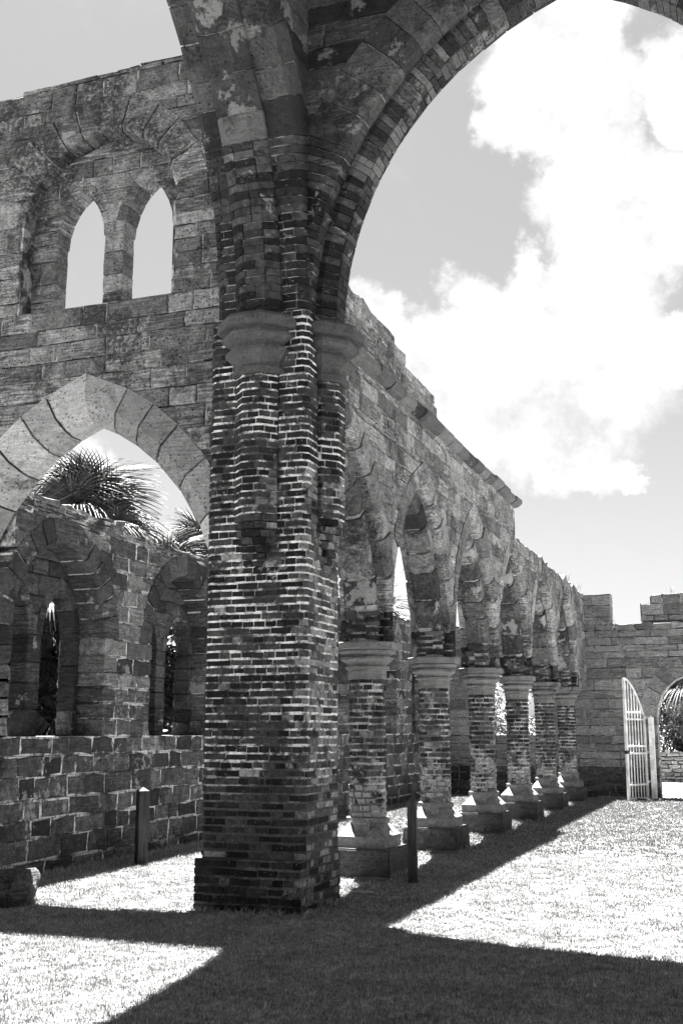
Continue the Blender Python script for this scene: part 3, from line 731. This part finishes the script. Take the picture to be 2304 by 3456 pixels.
# ================================================================== ARCADE COLUMNS
CAPC = [(.208, 2.28), (.218, 2.285), (.218, 2.40), (.252, 2.41), (.252, 2.44), (.225, 2.445), (.235, 2.475), (.295, 2.52), (.295, 2.55), (.245, 2.556), (.255, 2.58), (.32, 2.60), (.32, 2.63), (.275, 2.636), (.36, 2.645), (.36, 2.722), (.345, 2.732)]
def column(y, label):
    root = thing('arcade_column', label, 'column', (0, 0, 0), 'octagonal columns of the nave arcade')
    P = Pieces(root, (0, 0, 0), 299)
    around(P, octo(0, 0, .208), .66, 2.30, .078, [.19, .13], lambda c, z, nv: MS['colbrick'] if R_.random() < .9 else MS['brickside'], MS['mort_c'], depth=.08, gap=.016, chip=.007, rec=.010, jut=.008)
    for name, lst in P.P.items():                    # every brick of the shaft is a part, meshes shared by the copies
        for (V, F, mat, _, r) in lst:
            c = Vector(V[0]); o = link(name, mesh_from(name, [Vector(v) - c for v in V], F, mat, r), root); o.location = c
    V, F = lathe8(0, 0, CAPC, wob=.004); link('capital', mesh_from('capital', V, F, MS['cap']), root)
    V, F = lathe8(0, 0, [(.238, .50), (.226, .52), (.226, .59), (.24, .61), (.24, .66), (.23, .668)], wob=.003)
    h = .31
    def tri(V2, F2):
        k = len(V); V.extend(V2); F.extend([tuple(i + k for i in f) for f in F2])
    sq = [(-h, -h), (h, -h), (h, h), (-h, h)]
    tri([(x, y_, .33) for x, y_ in sq] + [(x, y_, .455) for x, y_ in sq], [(3, 2, 1, 0), (0, 1, 5, 4), (1, 2, 6, 5), (2, 3, 7, 6), (3, 0, 4, 7)])
    oc = octo(0, 0, .238)
    tri([(x, y_, .455) for x, y_ in sq] + [(x, y_, .505) for x, y_ in oc], [(1, 2, 4 + 0, 4 + 7), (2, 3, 4 + 2, 4 + 1), (3, 0, 4 + 4, 4 + 3), (0, 1, 4 + 6, 4 + 5), (2, 4 + 1, 4 + 0), (3, 4 + 3, 4 + 2), (0, 4 + 5, 4 + 4), (1, 4 + 7, 4 + 6)])
    for sx_, sy_ in ((1, 1), (-1, 1), (-1, -1), (1, -1)):    # pyramid spurs on the four corners
        a = .238 / sqrt(2); tri([(sx_ * h, sy_ * h, .457), (sx_ * h, sy_ * .07, .457), (sx_ * .07, sy_ * h, .457), (sx_ * a, sy_ * a, .615)], [(0, 1, 3), (0, 3, 2), (1, 2, 3)])
    link('base', mesh_from('base', V, F, MS['base']), root)
    s = .392; q = [(-s, -s), (s, -s), (s, s), (-s, s)]
    bm = bmesh.new(); bmesh.ops.create_cube(bm, size=1)
    for v in bm.verts: v.co = Vector((v.co.x * 2 * s, v.co.y * 2 * s, (v.co.z + .5) * .36 - .03))
    bmesh.ops.bevel(bm, geom=[e for e in bm.edges], offset=.018, segments=2, affect='EDGES')
    bmesh.ops.subdivide_edges(bm, edges=[e for e in bm.edges if e.calc_length() > .2], cuts=4, use_grid_fill=True)
    for v in bm.verts:
        n = mnoise.noise_vector(v.co * 6) * .012; v.co += Vector((n.x, n.y, n.z * .5))
    me = bpy.data.meshes.new('plinth'); bm.to_mesh(me); bm.free(); me.materials.append(MS['plinth'])
    a = me.attributes.new('rnd', 'FLOAT', 'FACE'); a.data.foreach_set('value', [.5] * len(me.polygons))
    link('plinth', me, root)
    root.location = (-4.46, y, 0); return root
names = ['octagonal brick column nearest the big pier, pale plaster low on its shaft', 'second column from the big pier, behind the right-hand wooden post',
         'third column of the arcade, counting from the big pier', 'fourth column of the arcade, counting from the big pier',
         'fifth column of the arcade, last but one before the far wall', 'farthest column of the arcade, standing just in front of the far wall']
c0 = column(CY[0], names[0])
for i in range(1, 6): copy_thing(c0, (-4.46, CY[i], 0), [0, pi / 2, pi, -pi / 2, pi / 2, 0][i], names[i])

# ================================================================== FAR WALL WITH THE GATE ARCH
def west_wall():
    root = thing('gateway_wall', 'far end wall of the nave with a broken stepped top and an arched gateway', 'stone wall'); P = Pieces(root)
    mp = lambda u, z, t: (u, 29.8 + t, z)
    G = Arch(-1.42, .99, 2.02, 3.12, 0, ring=.42)
    Wn = Arch(-6.05, .62, 2.7, 3.6, 1.56, ring=.25)
    top = [(-9.0, -8.2, 4.6), (-8.2, -4.83, 4.46), (-4.83, -3.45, 5.24), (-3.45, -2.67, 4.45), (-2.67, -2.42, 4.9), (-2.42, 2.6, 5.17)]
    wall(P, mp, -9.0, 2.6, 0, top, [G, Wn], 0, .6, lambda u, z: MS['west'] if z > .75 else MS['aisle'], MS['mort_g'], normal=(0, -1, 0), ch=(.19, .25), sl=(.35, .9), gap=.016, chip=.009)
    ring(P, mp, G, [(-.012, 0), (.61, 0), (.61, .42), (-.012, .42)], 6, lambda q: MS['west'], MS['mort_g'], gapm=.014, normal=(0, -1, 0))
    ring(P, mp, Wn, [(-.006, 0), (.61, 0), (.61, .25), (-.006, .25)], 4, lambda q: MS['west'], MS['mort_g'], gapm=.014, normal=(0, -1, 0))
    P.flush()
west_wall()

# ================================================================== GATE, POSTS
def boxmesh(name, x0, x1, y0, y1, z0, z1, mat, bev=.0, top=None):
    bm = bmesh.new(); bmesh.ops.create_cube(bm, size=1)
    for v in bm.verts: v.co = Vector((x0 + (v.co.x + .5) * (x1 - x0), y0 + (v.co.y + .5) * (y1 - y0), z0 + (v.co.z + .5) * (z1 - z0)))
    if bev: bmesh.ops.bevel(bm, geom=list(bm.edges), offset=bev, segments=1, affect='EDGES')
    me = bpy.data.meshes.new(name); bm.to_mesh(me); bm.free(); me.materials.append(mat); return me
def wood_mat(name, lo, hi):
    m, t, b = newmat(name); P = pos(t); n = nse(t, vscale(t, P, (60, 60, 3)), 1, 6, .6); n2 = nse(t, P, 5, 5)
    grey(t, b, wmath('MULTIPLY', rng(t, n, .3, .7, lo, hi), rng(t, n2, .3, .7, .7, 1.2), t=t)); bump(t, b, n, .006, .8); b.inputs['Roughness'].default_value = .75; return m
MW = wood_mat('dark_post_wood', .015, .05); MPAINT = wood_mat('pale_painted_wood', .5, .66); MIRON, t, b = newmat('black_iron'); b.inputs['Base Color'].default_value = (.03, .03, .03, 1); b.inputs['Roughness'].default_value = .5
def post(x, y, h, w, label, mat, rz, group=None, cat='post', name='wooden_post'):
    root = thing(name, label, cat, (x, y, 0), group); root.rotation_euler = (0, 0, rz)
    link('shaft', boxmesh('shaft', -w / 2, w / 2, -w / 2, w / 2, -.1, h - .05, mat, .004), root)
    V = [(-w / 2, -w / 2, h - .049), (w / 2, -w / 2, h - .049), (w / 2, w / 2, h - .049), (-w / 2, w / 2, h - .049), (0, 0, h)]
    link('pointed_top', mesh_from('pointed_top', V, [(0, 1, 4), (1, 2, 4), (2, 3, 4), (3, 0, 4), (3, 2, 1, 0)], mat), root)
    return root
post(-7.52, 13.12, .96, .135, 'short dark wooden post standing in front of the stained aisle wall', MW, radians(50), 'wooden barrier posts')
post(-3.73, 12.52, .95, .1, 'short dark wooden post beside the plinth of the nearest column', MW, radians(8), 'wooden barrier posts')
post(-2.53, 29.36, 2.05, .13, 'tall pale painted gatepost with a pointed top at the archway', MPAINT, 0, None, 'gatepost', 'gate_post')
def gate():
    hx, hy, fx, fy = -2.68, 29.36, -3.09, 28.62
    L_ = math.hypot(fx - hx, fy - hy)
    root = thing('garden_gate', 'tall pale open gate leaf of upright bars, its top curving up to the free edge', 'gate', (hx, hy, 0)); root.rotation_euler = (0, 0, atan2(fy - hy, fx - hx))
    topz = lambda s: 1.98 + (2.93 - 1.98) * sin(min(1, s / L_) * pi / 2) ** .9
    link('hinge_stile', boxmesh('stile', 0, .05, -.025, .025, .02, topz(0) + .05, MPAINT, .003), root)
    link('free_stile', boxmesh('stile', L_ - .07, L_, -.03, .03, 0, 2.95, MPAINT, .003), root)
    n = 5
    for i in range(n):
        s = .05 + (L_ - .12) * (i + 1) / (n + 1)
        link('bar', boxmesh('bar', s - .011, s + .011, -.011, .011, .05, topz(s), MPAINT, .003), root)
    for z in (.05, .38, 1.13, 1.30, 1.95, 2.12):
        if z > 1.9: link('rail', boxmesh('rail', .04, L_ - .05, -.026, .026, z - .02, z + .02, MPAINT, .003), root)
        else: link('rail', boxmesh('rail', .04, L_ - .05, -.026, .026, z - .022, z + .022, MPAINT, .003), root)
    # curved top rail
    K = 12; V = []; F = []
    for i in range(K + 1):
        s = L_ * i / K; z = topz(s)
        V += [(s, -.02, z), (s, .02, z), (s, .02, z + .035), (s, -.02, z + .035)]
    for i in range(K):
        for j in range(4): F.append((4 * i + j, 4 * i + 4 + j, 4 * i + 4 + (j + 1) % 4, 4 * i + (j + 1) % 4))
    link('top_rail', mesh_from('top_rail', V, F, MPAINT), root)
    for z in (.44, 1.15, 2.0): link('hinge', boxmesh('hinge', -.09, .02, -.045, .045, z - .03, z + .03, MPAINT, .003), root)
    link('latch', boxmesh('latch', L_ - .09, L_ + .01, -.05, .05, 1.12, 1.2, MIRON, .004), root)
gate()
def tube(pts, r, n=6):
    V, F = [], []
    for i, p in enumerate(pts):
        p = Vector(p); d = (Vector(pts[min(i + 1, len(pts) - 1)]) - Vector(pts[max(i - 1, 0)])).normalized()
        a = d.orthogonal().normalized(); b_ = d.cross(a)
        rr = r[i] if hasattr(r, '__len__') else r
        for k in range(n): V.append(p + (a * cos(2 * pi * k / n) + b_ * sin(2 * pi * k / n)) * rr)
    for i in range(len(pts) - 1):
        for k in range(n): F.append((i * n + k, i * n + (k + 1) % n, (i + 1) * n + (k + 1) % n, (i + 1) * n + k))
    F += [tuple(reversed(range(n))), tuple(range((len(pts) - 1) * n, len(pts) * n))]
    return V, F
def chain():
    root = thing('gate_chain', 'iron chain lying in a loop on the grass below the gatepost', 'chain', (-2.7, 29.0, .05))
    for i in range(26):
        f = i / 25; a = pi * f
        c = Vector((.32 * cos(pi - a) + .1, -.28 * sin(a), 0.0))
        pts = [c + Vector((cos(q) * .022 + .0, sin(q) * .012, (.008 if i % 2 else -.004) + .004 * sin(q))) for q in [2 * pi * k / 8 for k in range(9)]]
        V, F = tube(pts, .005, 5); link('link', mesh_from('link', V, F, MIRON), root)
chain()

# ================================================================== FALLEN STONES
def rock(name, label, cat, loc, size, seed, mat, parent=None, rot=0, group=None, flat=.0):
    bm = bmesh.new(); bmesh.ops.create_cube(bm, size=1)
    bmesh.ops.subdivide_edges(bm, edges=list(bm.edges), cuts=9, use_grid_fill=True)
    off = Vector((seed * 3.1, seed * 1.7, seed))
    for v in bm.verts:
        c = v.co.copy(); l = c.length; sph = c.normalized() * .55
        v.co = c.lerp(sph, .45); n = mnoise.noise(v.co * 2.3 + off) * .22 + mnoise.noise(v.co * 7 + off) * .06
        v.co *= 1 + n; v.co = Vector((v.co.x * size[0], v.co.y * size[1], v.co.z * size[2]))
    me = bpy.data.meshes.new(name); bm.to_mesh(me); bm.free(); me.materials.append(mat)
    a = me.attributes.new('rnd', 'FLOAT', 'FACE'); a.data.foreach_set('value', [.5] * len(me.polygons))
    me.shade_smooth()
    o = link(name, me, parent); o.location = loc; o.rotation_euler = (0, 0, rot)
    if label: o['label'] = label; o['category'] = cat
    if group: o['group'] = group
    return o
rock('fallen_boulder', 'rough boulder with a sunlit top lying at the left edge of the sunny grass', 'boulder', (-7.3, 9.62, .08), (.95, .75, .5), 3, MS['aisle'], rot=.3)
for i, (x, y, s, lb) in enumerate([(-4.25, 12.62, .2, 'flat stone tucked under the front of the nearest column plinth'), (-3.98, 11.55, .13, 'small pale stone in the grass beside the foot of the big pier'),
        (-4.2, 15.66, .2, 'rough stone at the front of the second column plinth'), (-4.0, 18.72, .18, 'rough stone at the foot of the third column plinth'),
        (-3.98, 21.8, .16, 'rough stone at the foot of the fourth column plinth')]):
    rock('rubble_stone', lb, 'stone', (x, y, .0), (s * 1.9, s, .07), 11 + i, MS['base'] if i == 1 else MS['plinth'], rot=.2 * i, group='loose stones round the plinths')

# ================================================================== PALMS AND SHRUBS
ML, t, b = newmat('palm_leaf'); r_ = attr(t); grey(t, b, fmix(t, r_, .02, .10)); b.inputs['Roughness'].default_value = .6; b.inputs['Specular IOR Level'].default_value = .3
MD, t, b = newmat('dry_palm_leaf'); r_ = attr(t); grey(t, b, fmix(t, r_, .02, .09)); b.inputs['Roughness'].default_value = .8
MB, t, b = newmat('palm_trunk_bark'); P_ = pos(t); n_ = nse(t, vscale(t, P_, (8, 8, 30)), 1, 6); grey(t, b, rng(t, n_, .3, .7, .05, .14)); bump(t, b, n_, .04)
def fan(seed, R=.75, petiole=.7, droop=.5):
    r = random.Random(seed); V, F, RR = [], [], []
    pts = [(0, 0, 0)]; steps = 5
    for i in range(1, steps + 1):
        f = i / steps; pts.append((petiole * f, 0, .10 * sin(f * 2)))
    tv, tf = tube(pts, [.014 - .001 * i for i in range(steps + 1)], 5); V += tv; F += tf; RR += [.8] * len(tf)
    hub = Vector(pts[-1]); nb = 38
    for i in range(nb):
        a = radians(-125 + 250 * i / (nb - 1)) + r.uniform(-.03, .03); l = R * (.72 + .28 * cos(a * .7)) * r.uniform(.88, 1.05); q = r.random()
        fold = .16 * abs(sin(a)) ; w = .021
        k = len(V); ns = 6
        for j in range(ns + 1):
            f = j / ns; d = l * f
            p = hub + Vector((cos(a) * d, sin(a) * d, fold * d - droop * l * max(0, f - .35) ** 2 * 1.6))
            ww = w * (sin(min(1, f * 1.6 + .12) * pi / 2)) * (1 - f ** 3 * .95) * (1 if f > .05 else .3); side = Vector((-sin(a), cos(a), 0))
            V += [p + side * ww / 1, p + Vector((0, 0, .012)), p - side * ww / 1]
        for j in range(ns):
            b0 = k + 3 * j; F += [(b0, b0 + 1, b0 + 4, b0 + 3), (b0 + 1, b0 + 2, b0 + 5, b0 + 4)]; RR += [q, q]
    return V, F, RR
FANS = [mesh_from('frond', *fan(s, R=.72 + .05 * (s % 3), droop=.7 + .4 * (s % 3))[:2], ML, fan(s, R=.72 + .05 * (s % 3), droop=.7 + .4 * (s % 3))[2]) for s in range(4)]
DRY = [mesh_from('dry_frond', *fan(s, R=.62, petiole=.5, droop=1.3)[:2], MD, fan(s, R=.62, petiole=.5, droop=1.3)[2]) for s in (10, 11, 12)]
def palm(x, y, h, label, n=30, s=1.0, dry=12, seed=0, skirt=1.2):
    r = random.Random(seed); root = thing('palmetto_palm', label, 'palm', (x, y, 0), 'palms beyond the walls')
    pts = [(.05 * sin(i), .05 * cos(i * 1.3), h * i / 8) for i in range(9)]
    V, F = tube(pts, [.16] * 6 + [.15, .14, .1], 10); link('trunk', mesh_from('trunk', V, F, MB), root)
    for i in range(n + dry):
        d = i >= n; o = link('dry_frond' if d else 'frond', r.choice(DRY if d else FANS), root)
        az = i * 2.399 + r.uniform(-.2, .2)
        if d: el = radians(r.uniform(-85, -40)); z = h - r.uniform(0, skirt)
        else: el = radians(84 - 112 * (i / n) ** 1.15); z = h + .15 - .45 * i / n
        o.location = (.08 * cos(az), .08 * sin(az), z)
        q = Quaternion((0, 0, 1), az) @ Quaternion((0, 1, 0), -el) @ Quaternion((1, 0, 0), r.uniform(-.6, .6))
        o.rotation_mode = 'QUATERNION'; o.rotation_quaternion = q
        k = s * r.uniform(.85, 1.15); o.scale = (k, k, k)
    return root
palm(-10.15, 15.6, 4.8, 'bushy fan palm rising over the aisle wall, seen through the wide left arch', 56, .88, 12, 1)
palm(-10.5, 20.5, 4.85, 'fan palm just left of the big pier, seen through the wide left arch', 40, .85, 14, 2)
palm(-9.95, 13.55, 3.7, 'fan palm with hanging fronds seen in the darkness of the first aisle window', 16, .9, 30, 3, 2.6)
palm(-10.2, 18.2, 3.9, 'fan palm behind the second window of the aisle wall', 20, .95, 24, 4, 2.4)
palm(-10.6, 31.5, 4.55, 'distant fan palm showing between the first and second arcade arches', 26, 1.1, 10, 5)
palm(-10.9, 25.8, 4.9, 'distant fan palm showing beside the big pier through the first arcade arch', 26, 1.0, 10, 6)
palm(-1.75, 38.3, 2.7, 'shaggy fan palm beyond the gateway arch', 40, 1.5, 30, 7, 1.8)
LK, t, b = newmat('dark_shrub_leaf'); r_ = attr(t); grey(t, b, fmix(t, r_, .02, .07)); b.inputs['Roughness'].default_value = .5
LF, t, b = newmat('shrub_leaf'); r_ = attr(t); grey(t, b, fmix(t, r_, .05, .24)); b.inputs['Roughness'].default_value = .5
def shrub(x, y, w, d, h, label, n=5200, seed=0, leaf=.055, z0=.1, group=None, mat=None):
    r = random.Random(seed); root = thing('shrub', label, 'shrub', (x, y, 0), group); V, F, RR = [], [], []
    cl = [(r.uniform(-.5, .5) * w, r.uniform(-.5, .5) * d, z0 + (h - z0) * r.uniform(.1, .92) , r.uniform(.22, .5)) for _ in range(34)]
    for i in range(n):
        cx, cy, cz, cr = r.choice(cl); u = Vector((r.gauss(0, 1), r.gauss(0, 1), r.gauss(0, 1))).normalized() * cr * r.uniform(.55, 1.05)
        p = Vector((cx, cy, max(.05, cz))) + u; p.z = max(.04, p.z); a = Vector((r.gauss(0, 1), r.gauss(0, 1), r.gauss(0, .6))).normalized() * leaf * r.uniform(.6, 1.3); b_ = a.orthogonal().normalized() * leaf * .38
        k = len(V); V += [p - a, p + b_, p + a, p - b_]; F.append((k, k + 1, k + 2, k + 3)); RR.append(r.random())
    link('foliage', mesh_from('foliage', V, F, mat or LF, RR), root)
    V, F = [], []
    for c in cl[:12]:
        tv, tf = tube([(0, 0, 0), (c[0] * .4, c[1] * .4, c[2] * .5), (c[0], c[1], c[2])], [.04, .025, .01], 5); k = len(V); V += tv; F += [tuple(j + k for j in f) for f in tf]
    link('stems', mesh_from('stems', V, F, MB), root)
hedges = [(-9.75, 10.9, 'dense shrub outside the left half of the first aisle window'), (-10.0, 14.3, 'dense shrub outside between the first two aisle windows'), (-9.9, 17.3, 'dense shrub outside the second aisle window'),
          (-10.4, 21.4, 'dense shrub outside the third aisle window'), (-10.4, 25.2, 'dense shrub outside the fourth aisle window'), (-10.3, 29.0, 'dense shrub outside the farthest aisle window')]
for i, (x, y, lb) in enumerate(hedges): shrub(x, y, 1.3, 3.2, 3.7, lb, 16000, 20 + i, .09, mat=LK, group='shrubs outside the aisle wall')
shrub(-6.2, 33.2, 3, 1.6, 3.2, 'sunlit shrub seen through the small window in the end wall behind the columns', 9000, 31, .07)
shrub(-3.2, 37.6, 2.2, 1.6, 2.6, 'leafy shrub left of the palm beyond the gateway', 7000, 32)
shrub(-.2, 39.5, 3.2, 2.0, 4.6, 'tall pale shrub behind the palm beyond the gateway', 9000, 33)

# dry stone wall beyond the gateway
def dry_wall():
    root = thing('dry_stone_wall', 'low dry stone wall across the garden beyond the gateway', 'stone wall'); P = Pieces(root)
    mp = lambda u, z, t: (u, 36.2 + t, z)
    wall(P, mp, -6, 3, .0, [(-6, 3, 1.12)], [], 0, .45, MS['west'], MS['mort_d'], ch=(.1, .15), sl=(.16, .42), gap=.022, chip=.022, rec=.04, normal=(0, -1, 0))
    P.flush()
dry_wall()
# weeds on wall tops
def weeds(x, y, z, label, seed, n=26, h=.22):
    me = blades(n, .006, h, .09, seed); o = link('weed_tuft', me); o.location = (x, y, z); o['label'] = label; o['category'] = 'weeds'; o['group'] = 'weeds on the wall tops'
weeds(-4.2, 27.4, 5.26, 'tuft of weeds on top of the arcade wall near its far end', 51)
weeds(-4.2, 29.4, 5.26, 'tuft of weeds where the arcade wall meets the end wall', 52)
weeds(-3.42, 29.95, 4.45, 'tuft of weeds at the foot of the gap in the end wall', 53, 14)
weeds(-1.9, 29.9, 5.16, 'tuft of weeds on the high part of the end wall above the gateway', 54, 20)
